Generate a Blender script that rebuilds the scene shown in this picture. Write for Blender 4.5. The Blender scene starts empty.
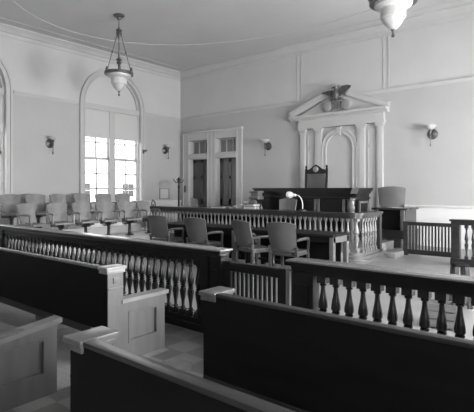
import bpy, bmesh, math, random
from mathutils import Vector, Matrix
random.seed(7)
PI = math.pi
S = bpy.context.scene
COL = S.collection

# ------------------------------------------------------------------ materials
def mat(name, v, rough=0.5, v2=None, scale=(1, 1, 1), nscale=4.0, bump=0.0, coat=0.0, spec=0.5, metal=0.0, detail=4.0):
    m = bpy.data.materials.new(name); m.use_nodes = True
    nt = m.node_tree; b = nt.nodes['Principled BSDF']
    b.inputs['Base Color'].default_value = (v, v, v, 1)
    b.inputs['Roughness'].default_value = rough
    b.inputs['Metallic'].default_value = metal
    b.inputs['Coat Weight'].default_value = coat
    b.inputs['Coat Roughness'].default_value = 0.15
    b.inputs['Specular IOR Level'].default_value = spec
    if v2 is not None or bump:
        tc = nt.nodes.new('ShaderNodeTexCoord'); mp = nt.nodes.new('ShaderNodeMapping')
        mp.inputs['Scale'].default_value = scale
        n = nt.nodes.new('ShaderNodeTexNoise'); n.inputs['Scale'].default_value = nscale; n.inputs['Detail'].default_value = detail
        nt.links.new(tc.outputs['Object'], mp.inputs['Vector']); nt.links.new(mp.outputs['Vector'], n.inputs['Vector'])
        if v2 is not None:
            r = nt.nodes.new('ShaderNodeValToRGB')
            r.color_ramp.elements[0].position = 0.3; r.color_ramp.elements[1].position = 0.7
            r.color_ramp.elements[0].color = (v, v, v, 1); r.color_ramp.elements[1].color = (v2, v2, v2, 1)
            nt.links.new(n.outputs['Fac'], r.inputs['Fac']); nt.links.new(r.outputs['Color'], b.inputs['Base Color'])
        if bump:
            bp = nt.nodes.new('ShaderNodeBump'); bp.inputs['Strength'].default_value = bump; bp.inputs['Distance'].default_value = 0.01
            nt.links.new(n.outputs['Fac'], bp.inputs['Height']); nt.links.new(bp.outputs['Normal'], b.inputs['Normal'])
    return m

M = {}
M['wall'] = mat('wall_paint', 0.50, 0.8, 0.53, nscale=1.2, bump=0.05)
def two_tone(m, zs, lo, hi):
    nt = m.node_tree; b = nt.nodes['Principled BSDF']; src = b.inputs['Base Color'].links[0].from_socket
    tc = nt.nodes.new('ShaderNodeTexCoord'); sp = nt.nodes.new('ShaderNodeSeparateXYZ'); g = nt.nodes.new('ShaderNodeMath'); g.operation = 'GREATER_THAN'; g.inputs[1].default_value = zs
    mr = nt.nodes.new('ShaderNodeMapRange'); mr.inputs['To Min'].default_value = lo; mr.inputs['To Max'].default_value = hi
    mx = nt.nodes.new('ShaderNodeMix'); mx.data_type = 'RGBA'; mx.blend_type = 'MULTIPLY'; mx.inputs['Factor'].default_value = 1.0
    nt.links.new(tc.outputs['Object'], sp.inputs[0]); nt.links.new(sp.outputs['Z'], g.inputs[0]); nt.links.new(g.outputs[0], mr.inputs['Value'])
    nt.links.new(src, mx.inputs['A']); nt.links.new(mr.outputs[0], mx.inputs['B']); nt.links.new(mx.outputs['Result'], b.inputs['Base Color'])
two_tone(M['wall'], 4.3, 0.88, 1.06)
M['wall_high'] = mat('frieze_paint', 0.53, 0.8, 0.56, nscale=1.2, bump=0.05)
M['ceiling'] = mat('ceiling_paint', 0.50, 0.85, 0.54, nscale=0.8, bump=0.04)
M['trim'] = mat('trim_paint', 0.49, 0.5, 0.52, nscale=2)
M['wains'] = mat('wainscot_paint', 0.74, 0.5, 0.78, nscale=2)
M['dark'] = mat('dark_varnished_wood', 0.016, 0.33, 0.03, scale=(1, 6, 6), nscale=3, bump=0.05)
M['darkback'] = mat('dark_pew_back', 0.004, 0.6, 0.007, scale=(1, 5, 5), nscale=3, spec=0.12)  # pew backs: dark stain, with the shade of their unlit face in the colour
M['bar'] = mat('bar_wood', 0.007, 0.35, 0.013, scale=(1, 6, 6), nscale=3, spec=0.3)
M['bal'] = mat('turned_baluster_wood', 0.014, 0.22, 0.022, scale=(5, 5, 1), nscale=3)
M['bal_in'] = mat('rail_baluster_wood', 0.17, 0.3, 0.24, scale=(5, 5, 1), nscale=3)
M['inrail'] = mat('inner_rail_wood', 0.022, 0.3, 0.04, scale=(1, 6, 6), nscale=3)
M['oak'] = mat('oak_pew_end', 0.115, 0.42, 0.145, scale=(7, 7, 1), nscale=2, bump=0.05)  # pew ends: paler varnish, with the side light on them in the colour
M['oakd'] = mat('oak_pew_end_darker', 0.05, 0.45, 0.07, scale=(7, 7, 1), nscale=2, bump=0.05)  # darker tone of the pew-end oak
M['cap'] = mat('mid_cap_wood', 0.085, 0.33, 0.12, scale=(4, 1, 4), nscale=4)  # mid tone for caps and armrests
M['chairback'] = mat('leather_chair_back', 0.075, 0.4, 0.105, nscale=3)
M['chairwood'] = mat('chair_wood', 0.045, 0.32, 0.075, scale=(5, 5, 1), nscale=4)
M['juryback'] = mat('jury_chair_wood', 0.16, 0.38, 0.22, scale=(1, 6, 1), nscale=5)
M['seat'] = mat('seat_leather', 0.05, 0.35, 0.14, nscale=5)
M['iron'] = mat('dark_iron', 0.04, 0.4, metal=0.3)
M['bronze'] = mat('dark_bronze', 0.09, 0.4, 0.14, nscale=20, metal=0.5)
M['glass'] = mat('white_opal_glass', 0.6, 0.35, 0.5, nscale=30, bump=0.3)
M['floor2'] = mat('court_linoleum', 0.20, 0.38, 0.245, nscale=2, bump=0.02)
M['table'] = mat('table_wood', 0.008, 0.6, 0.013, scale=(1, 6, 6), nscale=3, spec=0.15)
M['tableleg'] = mat('table_leg_wood', 0.09, 0.4, 0.13, scale=(5, 5, 1), nscale=3)
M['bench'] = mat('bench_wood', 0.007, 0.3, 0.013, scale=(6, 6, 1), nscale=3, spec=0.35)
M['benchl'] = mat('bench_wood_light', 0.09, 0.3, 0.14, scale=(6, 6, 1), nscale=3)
M['door'] = mat('door_wood', 0.07, 0.4, 0.11, scale=(6, 6, 1), nscale=3)
M['railtop'] = mat('sheen_rail_top', 0.13, 0.25, 0.2, scale=(1, 6, 6), nscale=3)  # pale top boards: window sheen along the rails put into the colour
M['transom'] = mat('transom_glass', 0.2, 0.3)
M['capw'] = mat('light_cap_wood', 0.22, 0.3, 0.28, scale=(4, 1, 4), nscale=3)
M['witback'] = mat('witness_chair_leather', 0.10, 0.4, 0.14, nscale=3)
M['noticeframe'] = mat('notice_frame', 0.2, 0.5)
M['plank'] = mat('pew_floor_boards', 0.27, 0.5, 0.33, scale=(1, 8, 1), nscale=3)
M['paper'] = mat('paper', 0.55, 0.7)
M['book'] = mat('book_cloth', 0.04, 0.6)
M['enamel'] = mat('white_enamel', 0.8, 0.25)
M['eagle'] = mat('eagle_gilt_dark', 0.06, 0.4, 0.14, nscale=9, metal=0.2)
M['shield'] = mat('shield_gilt', 0.26, 0.45, 0.34, nscale=9, metal=0.1)
M['basket'] = mat('basket_wicker', 0.2, 0.7, 0.28, scale=(1, 1, 8), nscale=6)
M['facade'] = mat('outside_facade', 0.75, 0.8)
M['ground'] = mat('outside_ground', 0.4, 0.9)
M['outpane'] = mat('outside_pane', 0.03, 0.2)
M['step'] = mat('painted_step', 0.5, 0.45, 0.58, nscale=3)
M['crate'] = mat('crate_board', 0.10, 0.6, 0.16, scale=(1, 1, 6), nscale=5)
M['picket'] = mat('gate_picket_wood', 0.3, 0.35, 0.38, scale=(5, 5, 1), nscale=3)

def checker():
    m = bpy.data.materials.new('aisle_tiles'); m.use_nodes = True
    nt = m.node_tree; b = nt.nodes['Principled BSDF']; b.inputs['Roughness'].default_value = 0.35
    tc = nt.nodes.new('ShaderNodeTexCoord'); c = nt.nodes.new('ShaderNodeTexChecker')
    c.inputs['Scale'].default_value = 4.0
    c.inputs['Color1'].default_value = (0.19, 0.19, 0.19, 1); c.inputs['Color2'].default_value = (0.11, 0.11, 0.11, 1)
    mp = nt.nodes.new('ShaderNodeMapping'); mp.inputs['Location'].default_value = (0.03, 0.07, 0.013)
    nt.links.new(tc.outputs['Object'], mp.inputs['Vector']); nt.links.new(mp.outputs['Vector'], c.inputs['Vector'])
    nt.links.new(c.outputs['Color'], b.inputs['Base Color'])
    return m
M['tiles'] = checker()

def pane_mat():
    m = bpy.data.materials.new('window_pane'); m.use_nodes = True
    nt = m.node_tree; nt.nodes.clear()
    o = nt.nodes.new('ShaderNodeOutputMaterial'); mx = nt.nodes.new('ShaderNodeMixShader')
    t = nt.nodes.new('ShaderNodeBsdfTransparent'); g = nt.nodes.new('ShaderNodeBsdfGlossy')
    g.inputs['Roughness'].default_value = 0.05; mx.inputs['Fac'].default_value = 0.05
    nt.links.new(t.outputs[0], mx.inputs[1]); nt.links.new(g.outputs[0], mx.inputs[2]); nt.links.new(mx.outputs[0], o.inputs[0])
    return m
M['pane'] = pane_mat()
def cloth_mat(name, v, tr):
    m = bpy.data.materials.new(name); m.use_nodes = True
    nt = m.node_tree; nt.nodes.clear()
    o = nt.nodes.new('ShaderNodeOutputMaterial'); mx = nt.nodes.new('ShaderNodeMixShader'); mx.inputs['Fac'].default_value = tr
    d = nt.nodes.new('ShaderNodeBsdfDiffuse'); t = nt.nodes.new('ShaderNodeBsdfTranslucent')
    d.inputs['Color'].default_value = (v, v, v, 1); t.inputs['Color'].default_value = (v, v, v, 1)
    nt.links.new(d.outputs[0], mx.inputs[1]); nt.links.new(t.outputs[0], mx.inputs[2]); nt.links.new(mx.outputs[0], o.inputs[0])
    return m
M['blind'] = cloth_mat('roller_blind_cloth', 0.62, 0.22)
M['lunette'] = cloth_mat('lunette_cloth', 0.62, 0.08)

# ------------------------------------------------------------------ mesh helper
class MB:
    def __init__(s): s.bm = bmesh.new()
    def box(s, x0, x1, y0, y1, z0, z1, bev=0.0):
        bm = s.bm
        r = bmesh.ops.create_cube(bm, size=1.0)
        for v in r['verts']:
            v.co = Vector(((x0 + x1) / 2 + v.co.x * (x1 - x0), (y0 + y1) / 2 + v.co.y * (y1 - y0), (z0 + z1) / 2 + v.co.z * (z1 - z0)))
        if bev:
            es = set(e for v in r['verts'] for e in v.link_edges)
            bmesh.ops.bevel(bm, geom=list(es), offset=bev, segments=2, affect='EDGES', profile=0.5)
        return s
    def prism(s, pts, axis, a0, a1):
        """pts 2-D polygon; axis 'x': (y,z), 'y': (x,z), 'z': (x,y)"""
        def mk(p, a):
            return {'x': (a, p[0], p[1]), 'y': (p[0], a, p[1]), 'z': (p[0], p[1], a)}[axis]
        A = [s.bm.verts.new(mk(p, a0)) for p in pts]; B = [s.bm.verts.new(mk(p, a1)) for p in pts]
        n = len(pts)
        s.bm.faces.new(A); s.bm.faces.new(B[::-1])
        for i in range(n): s.bm.faces.new((A[i], B[i], B[(i + 1) % n], A[(i + 1) % n]))
        return s
    def ring(s, outer, inner, axis, a0, a1, closed=False):
        """band between two matching 2-D polylines, extruded"""
        def mk(p, a):
            return {'x': (a, p[0], p[1]), 'y': (p[0], a, p[1]), 'z': (p[0], p[1], a)}[axis]
        V = [[s.bm.verts.new(mk(p, a)) for p in L] for L in (outer, inner) for a in (a0, a1)]
        o0, o1, i0, i1 = V; n = len(outer)
        for k in range(n if closed else n - 1):
            j = (k + 1) % n
            for q in ((o0[k], o0[j], i0[j], i0[k]), (o1[k], i1[k], i1[j], o1[j]), (o0[k], o1[k], o1[j], o0[j]), (i0[k], i0[j], i1[j], i1[k])):
                s.bm.faces.new(q)
        if not closed:
            s.bm.faces.new((o0[0], i0[0], i1[0], o1[0])); s.bm.faces.new((o0[-1], o1[-1], i1[-1], i0[-1]))
        return s
    def lathe(s, prof, cx=0, cy=0, seg=14, mat4=None):
        rows = []
        for r, z in prof:
            if r < 1e-5:
                rows.append([s.bm.verts.new((cx, cy, z))])
            else:
                rows.append([s.bm.verts.new((cx + r * math.cos(2 * PI * k / seg), cy + r * math.sin(2 * PI * k / seg), z)) for k in range(seg)])
        new = [v for r in rows for v in r]
        for a, b in zip(rows, rows[1:]):
            for k in range(seg):
                j = (k + 1) % seg
                if len(a) == 1 and len(b) == 1: continue
                if len(a) == 1: s.bm.faces.new((a[0], b[j], b[k]))
                elif len(b) == 1: s.bm.faces.new((a[k], a[j], b[0]))
                else: s.bm.faces.new((a[k], a[j], b[j], b[k]))
        if len(rows[0]) > 1: s.bm.faces.new(rows[0][::-1])
        if len(rows[-1]) > 1: s.bm.faces.new(rows[-1])
        if mat4 is not None:
            for v in new: v.co = mat4 @ v.co
        return s
    def tube(s, path, rad, seg=8, closed=False):
        path = [Vector(p) for p in path]; n = len(path)
        rads = rad if isinstance(rad, (list, tuple)) else [rad] * n
        rows = []; prev = None
        for i, p in enumerate(path):
            a = path[(i - 1) % n] if (closed or i > 0) else p
            b = path[(i + 1) % n] if (closed or i < n - 1) else p
            t = (b - a).normalized()
            if prev is None:
                up = Vector((0, 0, 1)) if abs(t.z) < 0.9 else Vector((1, 0, 0))
                u = t.cross(up).normalized()
            else:
                u = (prev - t * prev.dot(t)).normalized()
            prev = u; w = t.cross(u)
            rows.append([s.bm.verts.new(p + (u * math.cos(2 * PI * k / seg) + w * math.sin(2 * PI * k / seg)) * rads[i]) for k in range(seg)])
        m = n if closed else n - 1
        for i in range(m):
            a, b = rows[i], rows[(i + 1) % n]
            for k in range(seg):
                j = (k + 1) % seg
                s.bm.faces.new((a[k], a[j], b[j], b[k]))
        if not closed:
            s.bm.faces.new(rows[0][::-1]); s.bm.faces.new(rows[-1])
        return s
    def bar(s, p0, p1, w, h=None):
        """square bar between two points"""
        h = h or w; p0 = Vector(p0); p1 = Vector(p1); t = (p1 - p0).normalized()
        up = Vector((0, 0, 1)) if abs(t.z) < 0.95 else Vector((0, 1, 0))
        u = t.cross(up).normalized(); v = u.cross(t)
        R = [[s.bm.verts.new(p + u * (a * w / 2) + v * (b * h / 2)) for a, b in ((-1, -1), (1, -1), (1, 1), (-1, 1))] for p in (p0, p1)]
        s.bm.faces.new(R[0][::-1]); s.bm.faces.new(R[1])
        for k in range(4):
            j = (k + 1) % 4; s.bm.faces.new((R[0][k], R[0][j], R[1][j], R[1][k]))
        return s
    def grid(s, f, nu, nv, thick):
        """closed curved panel: f(u,v) -> point; thickened along its normal"""
        P = [[Vector(f(i / nu, j / nv)) for j in range(nv + 1)] for i in range(nu + 1)]
        N = [[None] * (nv + 1) for _ in range(nu + 1)]
        for i in range(nu + 1):
            for j in range(nv + 1):
                a = P[min(i + 1, nu)][j] - P[max(i - 1, 0)][j]; b = P[i][min(j + 1, nv)] - P[i][max(j - 1, 0)]
                N[i][j] = a.cross(b).normalized()
        A = [[s.bm.verts.new(P[i][j] + N[i][j] * thick / 2) for j in range(nv + 1)] for i in range(nu + 1)]
        B = [[s.bm.verts.new(P[i][j] - N[i][j] * thick / 2) for j in range(nv + 1)] for i in range(nu + 1)]
        for i in range(nu):
            for j in range(nv):
                s.bm.faces.new((A[i][j], A[i + 1][j], A[i + 1][j + 1], A[i][j + 1]))
                s.bm.faces.new((B[i][j], B[i][j + 1], B[i + 1][j + 1], B[i + 1][j]))
        for i in range(nu):
            s.bm.faces.new((A[i][0], B[i][0], B[i + 1][0], A[i + 1][0])); s.bm.faces.new((A[i][nv], A[i + 1][nv], B[i + 1][nv], B[i][nv]))
        for j in range(nv):
            s.bm.faces.new((A[0][j], A[0][j + 1], B[0][j + 1], B[0][j])); s.bm.faces.new((A[nu][j], B[nu][j], B[nu][j + 1], A[nu][j + 1]))
        return s
    def build(s, name, m, parent=None, org=None):
        bm = s.bm
        bmesh.ops.recalc_face_normals(bm, faces=bm.faces[:])
        if org is not None:
            for v in bm.verts: v.co -= Vector(org)
        me = bpy.data.meshes.new(name); bm.to_mesh(me); bm.free()
        for p in me.polygons: p.use_smooth = True
        me.set_sharp_from_angle(angle=math.radians(32))
        me.materials.append(M[m])
        o = bpy.data.objects.new(name, me); COL.objects.link(o)
        if parent is not None: o.parent = parent
        return o

def thing(name, label, cat, loc=(0, 0, 0), rotz=0.0, group=None):
    o = bpy.data.objects.new(name, None); COL.objects.link(o)
    o.empty_display_size = 0.1
    o.location = loc; o.rotation_euler = (0, 0, rotz); o['label'] = label; o['category'] = cat
    if group: o['group'] = group
    return o
def tag(o, label, cat, group=None):
    o['label'] = label; o['category'] = cat
    if group: o['group'] = group
    return o
def struct(name, mb, m, parent=None):
    o = mb.build(name, m, parent)
    if parent is None: o['kind'] = 'structure'
    return o
def place_mesh(o, org):
    for v in o.data.vertices: v.co -= Vector(org)
    o.location = org; return o
def dup(root, loc, rotz, label=None, group=None):
    r = root.copy(); COL.objects.link(r); r.location = loc; r.rotation_euler = (0, 0, rotz)
    if label: r['label'] = label
    if group: r['group'] = group
    def rec(a, b):
        for ch in list(a.children):
            c = ch.copy(); COL.objects.link(c); c.parent = b; rec(ch, c)
    rec(root, r); return r
def arcpts(cx, cz, r, a0, a1, n):
    return [(cx + r * math.cos(a0 + (a1 - a0) * k / n), cz + r * math.sin(a0 + (a1 - a0) * k / n)) for k in range(n + 1)]

# ------------------------------------------------------------------ room shell
XL, XR, YB, YF, ZC = -13.28, 1.6, 12.6, -2.6, 6.12
WT = 0.35
WIN_Y = (-0.11, 4.67, 9.45); HW, SILL, SPR = 1.14, 0.95, 4.31

def wall(axis, s0, s1, z1, d0, d1, openings, m, name):
    """vertical wall running along an axis with openings (centre, half width, sill, spring, arched)"""
    mb = MB(); bm = mb.bm
    def mk(sv, z, d): return (d, sv, z) if axis == 'y' else (sv, d, z)
    def quad(a, b, c, e):
        for d in (d0, d1): bm.faces.new([bm.verts.new(mk(p[0], p[1], d)) for p in (a, b, c, e)])
    def rev(a, b):
        bm.faces.new([bm.verts.new(mk(*q)) for q in ((a[0], a[1], d0), (b[0], b[1], d0), (b[0], b[1], d1), (a[0], a[1], d1))])
    cur = s0
    for c, hw, sill, spr, arched in sorted(openings):
        quad((cur, 0), (c - hw, 0), (c - hw, z1), (cur, z1))
        if sill > 0: quad((c - hw, 0), (c + hw, 0), (c + hw, sill), (c - hw, sill)); rev((c - hw, sill), (c + hw, sill))
        pts = arcpts(c, spr, hw, PI, 0, 24) if arched else [(c - hw, spr), (c + hw, spr)]
        for a, b in zip(pts, pts[1:]):
            quad(a, b, (b[0], z1), (a[0], z1)); rev(a, b)
        rev((c - hw, sill), (c - hw, spr)); rev((c + hw, sill), (c + hw, spr))
        cur = c + hw
    quad((cur, 0), (s1, 0), (s1, z1), (cur, z1))
    for a, b in (((s0, 0), (s0, z1)), ((s1, 0), (s1, z1)), ((s0, z1), (s1, z1))): rev(a, b)
    bmesh.ops.remove_doubles(bm, verts=bm.verts[:], dist=1e-5)
    o = struct(name, mb, m)
    for p in o.data.polygons: p.use_smooth = False
    return o

DO = ((-12.26, 0.48), (-10.85, 0.49))
wall('y', YF - WT, YB + WT, ZC + 0.1, XL, XL - WT, [(c, HW, SILL, SPR, True) for c in WIN_Y], 'wall', 'wall_left')
wall('y', YF - WT, YB + WT, ZC + 0.1, XR, XR + WT, [(c, HW, SILL, SPR, True) for c in WIN_Y], 'wall', 'wall_right')
wall('x', XL, XR, ZC + 0.1, YB, YB + WT, [(c, w, 0, 3.38, False) for c, w in DO], 'wall', 'wall_back')
wall('x', XL, XR, ZC + 0.1, YF, YF - WT, [], 'wall', 'wall_front')
struct('ceiling', MB().box(XL - WT, XR + WT, YF - WT, YB + WT, ZC, ZC + 0.2), 'ceiling')
struct('floor', MB().box(XL - WT, XR + WT, 3.42, YB + WT + 0.6, -0.15, 0), 'floor2')
struct('floor_aisle', MB().box(-3.2, -2.0, YF - WT, 2.9, -0.15, 0), 'tiles')
struct('floor_cross_aisle', MB().box(XL - WT, XR + WT, 2.9, 3.42, -0.15, 0), 'tiles')
struct('floor_pews_left', MB().box(XL - WT, -3.2, YF - WT, 2.9, -0.15, 0), 'plank')
struct('floor_pews_right', MB().box(-2.0, XR + WT, YF - WT, 2.9, -0.15, 0), 'plank')

# trims: cornices
n = [0]
def trim(mb, m='trim'):
    n[0] += 1; return struct('trim_%d' % n[0], mb, m)
def cornice_prof(sgn, w):   # (offset from the wall, z)
    P = [(0, 5.83), (.03, 5.83), (.045, 5.88), (.05, 5.93), (.09, 5.95), (.13, 6.02), (.2, 6.06), (.22, 6.08), (.22, 6.12), (0, 6.12)]
    return [(w + sgn * a, z) for a, z in P]
trim(MB().prism(cornice_prof(1, XL), 'y', YF, YB))
trim(MB().prism(cornice_prof(-1, XR), 'y', YF, YB))
trim(MB().prism(cornice_prof(-1, YB), 'x', XL, XR))
# ceiling border bead, a step in from the cornice
for (x0, x1, y0, y1) in ((XL + .55, XR - .55, YB - .6, YB - .55), (XL + .55, XL + .6, YF + .5, YB - .55)):
    trim(MB().box(x0, x1, y0, y1, ZC - .012, ZC + .01), 'ceiling')
# picture rails
def pr_prof(sgn, w):
    return [(w, 4.24), (w + sgn * .02, 4.24), (w + sgn * .03, 4.28), (w + sgn * .055, 4.31), (w + sgn * .055, 4.34), (w, 4.35)]
trim(MB().prism(pr_prof(-1, YB), 'x', XL, XR))
edges = [YF]
for c in WIN_Y: edges += [c - 1.36, c + 1.36]
edges.append(YB)
for a, b in zip(edges[::2], edges[1::2]):
    trim(MB().prism(pr_prof(1, XL), 'y', a, b)); trim(MB().prism(pr_prof(-1, XR), 'y', a, b))
# frieze strips either side of the judge's niche
for x in (-7.76, -4.92):
    mb = MB().box(x - .085, x - .06, YB - .015, YB, 4.35, 5.83).box(x + .06, x + .085, YB - .015, YB, 4.35, 5.83); trim(mb)
# wainscot, chair rail, baseboard
def wains_back(x0, x1):
    mb = MB()
    mb.box(x0, x1, YB - .03, YB, 0, 1.02)
    for z in (.2, .42, .55, .7, .86): mb.box(x0, x1, YB - .042, YB - .03, z, z + .02)
    mb.box(x0, x1, YB - .075, YB, 1.02, 1.08, .01); mb.box(x0, x1, YB - .05, YB, 0, .18)
    trim(mb, 'wains')
wains_back(-10.05, -8.0); wains_back(-4.75, XR)
edges2 = [YF]
for c in WIN_Y: edges2 += [c - 1.36, c + 1.36]
edges2.append(YB)
for a, b in zip(edges2[::2], edges2[1::2]):
    mb = MB().box(XL, XL + .03, a, b, 0, 1.02).box(XL, XL + .075, a, b, 1.02, 1.08, .01).box(XL, XL + .05, a, b, 0, .18); trim(mb, 'wains')
# oval moulding on the ceiling
mb = MB()
mb.tube([(-6.42 + 5.78 * math.cos(2 * PI * k / 96), 7.3 + 4.08 * math.sin(2 * PI * k / 96), ZC) for k in range(96)], .02, 6, True)
trim(mb, 'trim')

# ------------------------------------------------------------------ windows
def window(idx, side, yc, blinds=True):
    w = XL if side < 0 else XR; g = 1 if side < 0 else -1     # g: into the room
    root = bpy.data.objects.new('window_%d' % idx, None); COL.objects.link(root); root['kind'] = 'structure'
    X = lambda a: w + g * a
    def bx(mb, a0, a1, y0, y1, z0, z1, bev=0): return mb.box(min(X(a0), X(a1)), max(X(a0), X(a1)), y0, y1, z0, z1, bev)
    # casing with arched head
    def path(r): return [(yc - r, SILL)] + arcpts(yc, SPR, r, PI, 0, 28) + [(yc + r, SILL)]
    mb = MB().ring(path(HW + .18), path(HW), 'x', X(0), X(.05))
    mb.ring(path(HW + .18), path(HW + .12), 'x', X(.05), X(.085)); mb.ring(path(HW + .04), path(HW), 'x', X(.05), X(.07))
    mb.build('window_casing', 'trim', root)
    bx(MB(), -.2, .12, yc - HW - .3, yc + HW + .3, SILL - .06, SILL, .01).build('window_sill', 'trim', root)
    # outer frame + transom + mullion
    mb = MB().ring(path(HW), path(HW - .05), 'x', X(-.22), X(-.08))
    bx(mb, -.24, -.05, yc - HW, yc + HW, SPR - .13, SPR + .05); bx(mb, -.22, -.07, yc - .11, yc + .11, SILL, SPR - .1)
    bx(mb, -.26, -.08, yc - HW, yc + HW, SILL, SILL + .07)
    mb.build('window_frame', 'trim', root)
    # lunette
    MB().prism([(yc - HW + .05, SPR)] + arcpts(yc, SPR, HW - .05, PI, 0, 24)[1:-1] + [(yc + HW - .05, SPR)], 'x', X(-.18), X(-.17)).build('lunette_blind', 'lunette', root)
    for sgn in (-1, 1):
        y0, y1 = (yc + .11, yc + HW - .05) if sgn > 0 else (yc - HW + .05, yc - .11)
        zt, zb, zm = SPR - .13, SILL + .07, 2.55
        mb = MB()
        for (za, zz, a) in ((zb, zm, -.13), (zm, zt, -.18)):
            bx(mb, a - .02, a + .02, y0, y0 + .045, za, zz); bx(mb, a - .02, a + .02, y1 - .045, y1, za, zz)
            bx(mb, a - .02, a + .02, y0, y1, za, za + .05); bx(mb, a - .02, a + .02, y0, y1, zz - .05, zz)
            ym = (y0 + y1) / 2
            bx(mb, a - .012, a + .012, ym - .026, ym + .026, za, zz)
            for k in (1, 2): bx(mb, a - .012, a + .012, y0, y1, za + (zz - za) * k / 3 - .024, za + (zz - za) * k / 3 + .024)
        sh = mb.build('sash', 'trim', root)
        pn = MB(); bx(pn, -.132, -.128, y0 + .04, y1 - .04, zb + .03, zm); bx(pn, -.182, -.178, y0 + .04, y1 - .04, zm, zt - .03)
        pn.build('pane', 'pane', sh)
        if blinds:
            b = MB(); bx(b, -.1, -.092, y0 + .01, y1 - .01, 3.27, zt); bx(b, -.105, -.08, y0 + .01, y1 - .01, 3.24, 3.27)
            b.build('roller_blind', 'blind', root)
    return root
for i, c in enumerate(WIN_Y): window(i + 1, -1, c)
for i, c in enumerate(WIN_Y): window(i + 4, 1, c)

# ------------------------------------------------------------------ doors on the back wall
def yprism(mb, x0, x1, z0, z1, y0, y1, bev=0): return mb.box(x0, x1, y0, y1, z0, z1, bev)
mb = MB()
for x0, x1 in ((-13.07, -12.74), (-11.78, -11.34), (-10.36, -10.09)): mb.box(x0, x1, YB - .06, YB, 0, 3.38)
mb.box(-13.07, -10.09, YB - .06, YB, 3.38, 3.66).box(-13.1, -10.06, YB - .13, YB, 3.66, 3.73, .015)
for x in (-13.05, -12.78, -11.74, -11.585, -11.535, -11.38, -10.32, -10.11): mb.box(x - .02, x + .02, YB - .08, YB - .06, 0, 3.62)
for x0, x1 in ((-12.74, -11.78), (-11.34, -10.36)): mb.box(x0, x1, YB - .07, YB + .24, 2.66, 2.86).box(x0 - .02, x1 + .02, YB - .1, YB - .06, 2.74, 2.80)
trim(mb)
for i, (c, w) in enumerate(DO):
    d = bpy.data.objects.new('door_%d' % (i + 1), None); COL.objects.link(d); d['kind'] = 'structure'
    x0, x1 = c - w + .01, c + w - .01; y = YB + .2
    mb = MB().box(x0, x1, y, y + .05, 0.01, 2.66)
    sw = .12; xs = [x0, x0 + sw, c - .06, c + .06, x1 - sw, x1]
    for a, b in ((0, 1), (2, 3), (4, 5)): mb.box(xs[a], xs[b], y - .02, y, .01, 2.66)
    for z0, z1 in ((.01, .25), (.95, 1.15), (1.9, 2.02), (2.52, 2.66)): mb.box(x0, x1, y - .02, y, z0, z1)
    for a, b in ((1, 2), (3, 4)):
        for z0, z1 in ((.25, .95), (1.15, 1.9), (2.02, 2.52)): mb.box(xs[a] + .04, xs[b] - .04, y - .012, y, z0 + .04, z1 - .04)
    mb.build('door_leaf', 'door', d)
    MB().lathe([(0, 0), (.02, .005), (.012, .03), (.03, .05), (.03, .07), (0, .08)], seg=10, mat4=Matrix.Translation((x1 - .06, y - .02, 1.02)) @ Matrix.Rotation(PI / 2, 4, 'X')).build('door_knob', 'bronze', d)
    mb = MB()
    for k in range(4):
        xx = x0 + (x1 - x0) * k / 3; mb.box(xx - .025, xx + .025, y - .02, y + .03, 2.86, 3.38)
    mb.box(x0, x1, y - .02, y + .03, 2.86, 2.9).box(x0, x1, y - .02, y + .03, 3.34, 3.38)
    f = mb.build('transom_frame', 'trim', d)
    MB().box(x0 + .01, x1 - .01, y + .001, y + .008, 2.88, 3.36).build('transom_pane', 'transom', f)
MB_corr = MB().box(-13.5, -9.8, YB + .65, YB + .7, -.1, 3.6); struct('wall_corridor', MB_corr, 'wall')

# ------------------------------------------------------------------ judge's niche surround
NX = -6.33
t = thing('pedimented_surround', 'pale classical surround with pilasters, arch and broken pediment on the wall behind the bench', 'wall surround', (NX, YB - .006, 0))
org = (NX, YB, 0)
for x0, x1 in ((-7.68, -7.5), (-7.15, -6.91), (-5.75, -5.51), (-5.16, -4.98)):
    p = MB().box(x0, x1, YB - .1, YB, .9, 3.28, .01).build('pilaster', 'trim', t, org)
    MB().box(x0 - .02, x1 + .02, YB - .12, YB, 3.28, 3.32).box(x0 - .035, x1 + .035, YB - .135, YB, 3.34, 3.4).box(x0, x1, YB - .11, YB, 3.3, 3.36).build('capital', 'trim', p, org)
    MB().box(x0 - .03, x1 + .03, YB - .13, YB, .0, .9).build('pedestal', 'trim', p, org)
MB().box(-7.64, -5.02, YB - .04, YB, 0, 3.4).build('back_board', 'trim', t, org)
for x0, x1 in ((-7.46, -7.19), (-5.47, -5.2)):
    mb = MB()
    for z0, z1 in ((1.3, 2.72), (2.8, 3.22)):
        mb.ring([(x0 + .03, z0), (x1 - .03, z0), (x1 - .03, z1), (x0 + .03, z1)], [(x0 + .06, z0 + .03), (x1 - .06, z0 + .03), (x1 - .06, z1 - .03), (x0 + .06, z1 - .03)], 'y', YB - .06, YB - .04, True)
    mb.build('side_panel', 'trim', t, org)
def ap(r): return [(NX - r, 1.0)] + arcpts(NX, 2.75, r, PI, 0, 24) + [(NX + r, 1.0)]
MB().ring(ap(.58), ap(.43), 'y', YB - .085, YB - .04).ring(ap(.58), ap(.545), 'y', YB - .105, YB - .085).ring(ap(.46), ap(.43), 'y', YB - .1, YB - .085).build('arch_moulding', 'trim', t, org)
MB().prism([(NX - .05, 3.14), (NX + .05, 3.14), (NX + .08, 3.38), (NX - .08, 3.38)], 'y', YB - .115, YB - .04).build('keystone', 'trim', t, org)
MB().box(-7.72, -4.94, YB - .13, YB, 3.4, 3.68).box(-7.74, -4.92, YB - .15, YB, 3.4, 3.47).build('entablature', 'trim', t, org)
MB().prism([(YB, 3.68), (YB - .16, 3.68), (YB - .2, 3.73), (YB - .27, 3.75), (YB - .28, 3.82), (YB, 3.83)], 'x', -8.0, -4.82).build('cornice', 'trim', t, org)
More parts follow.
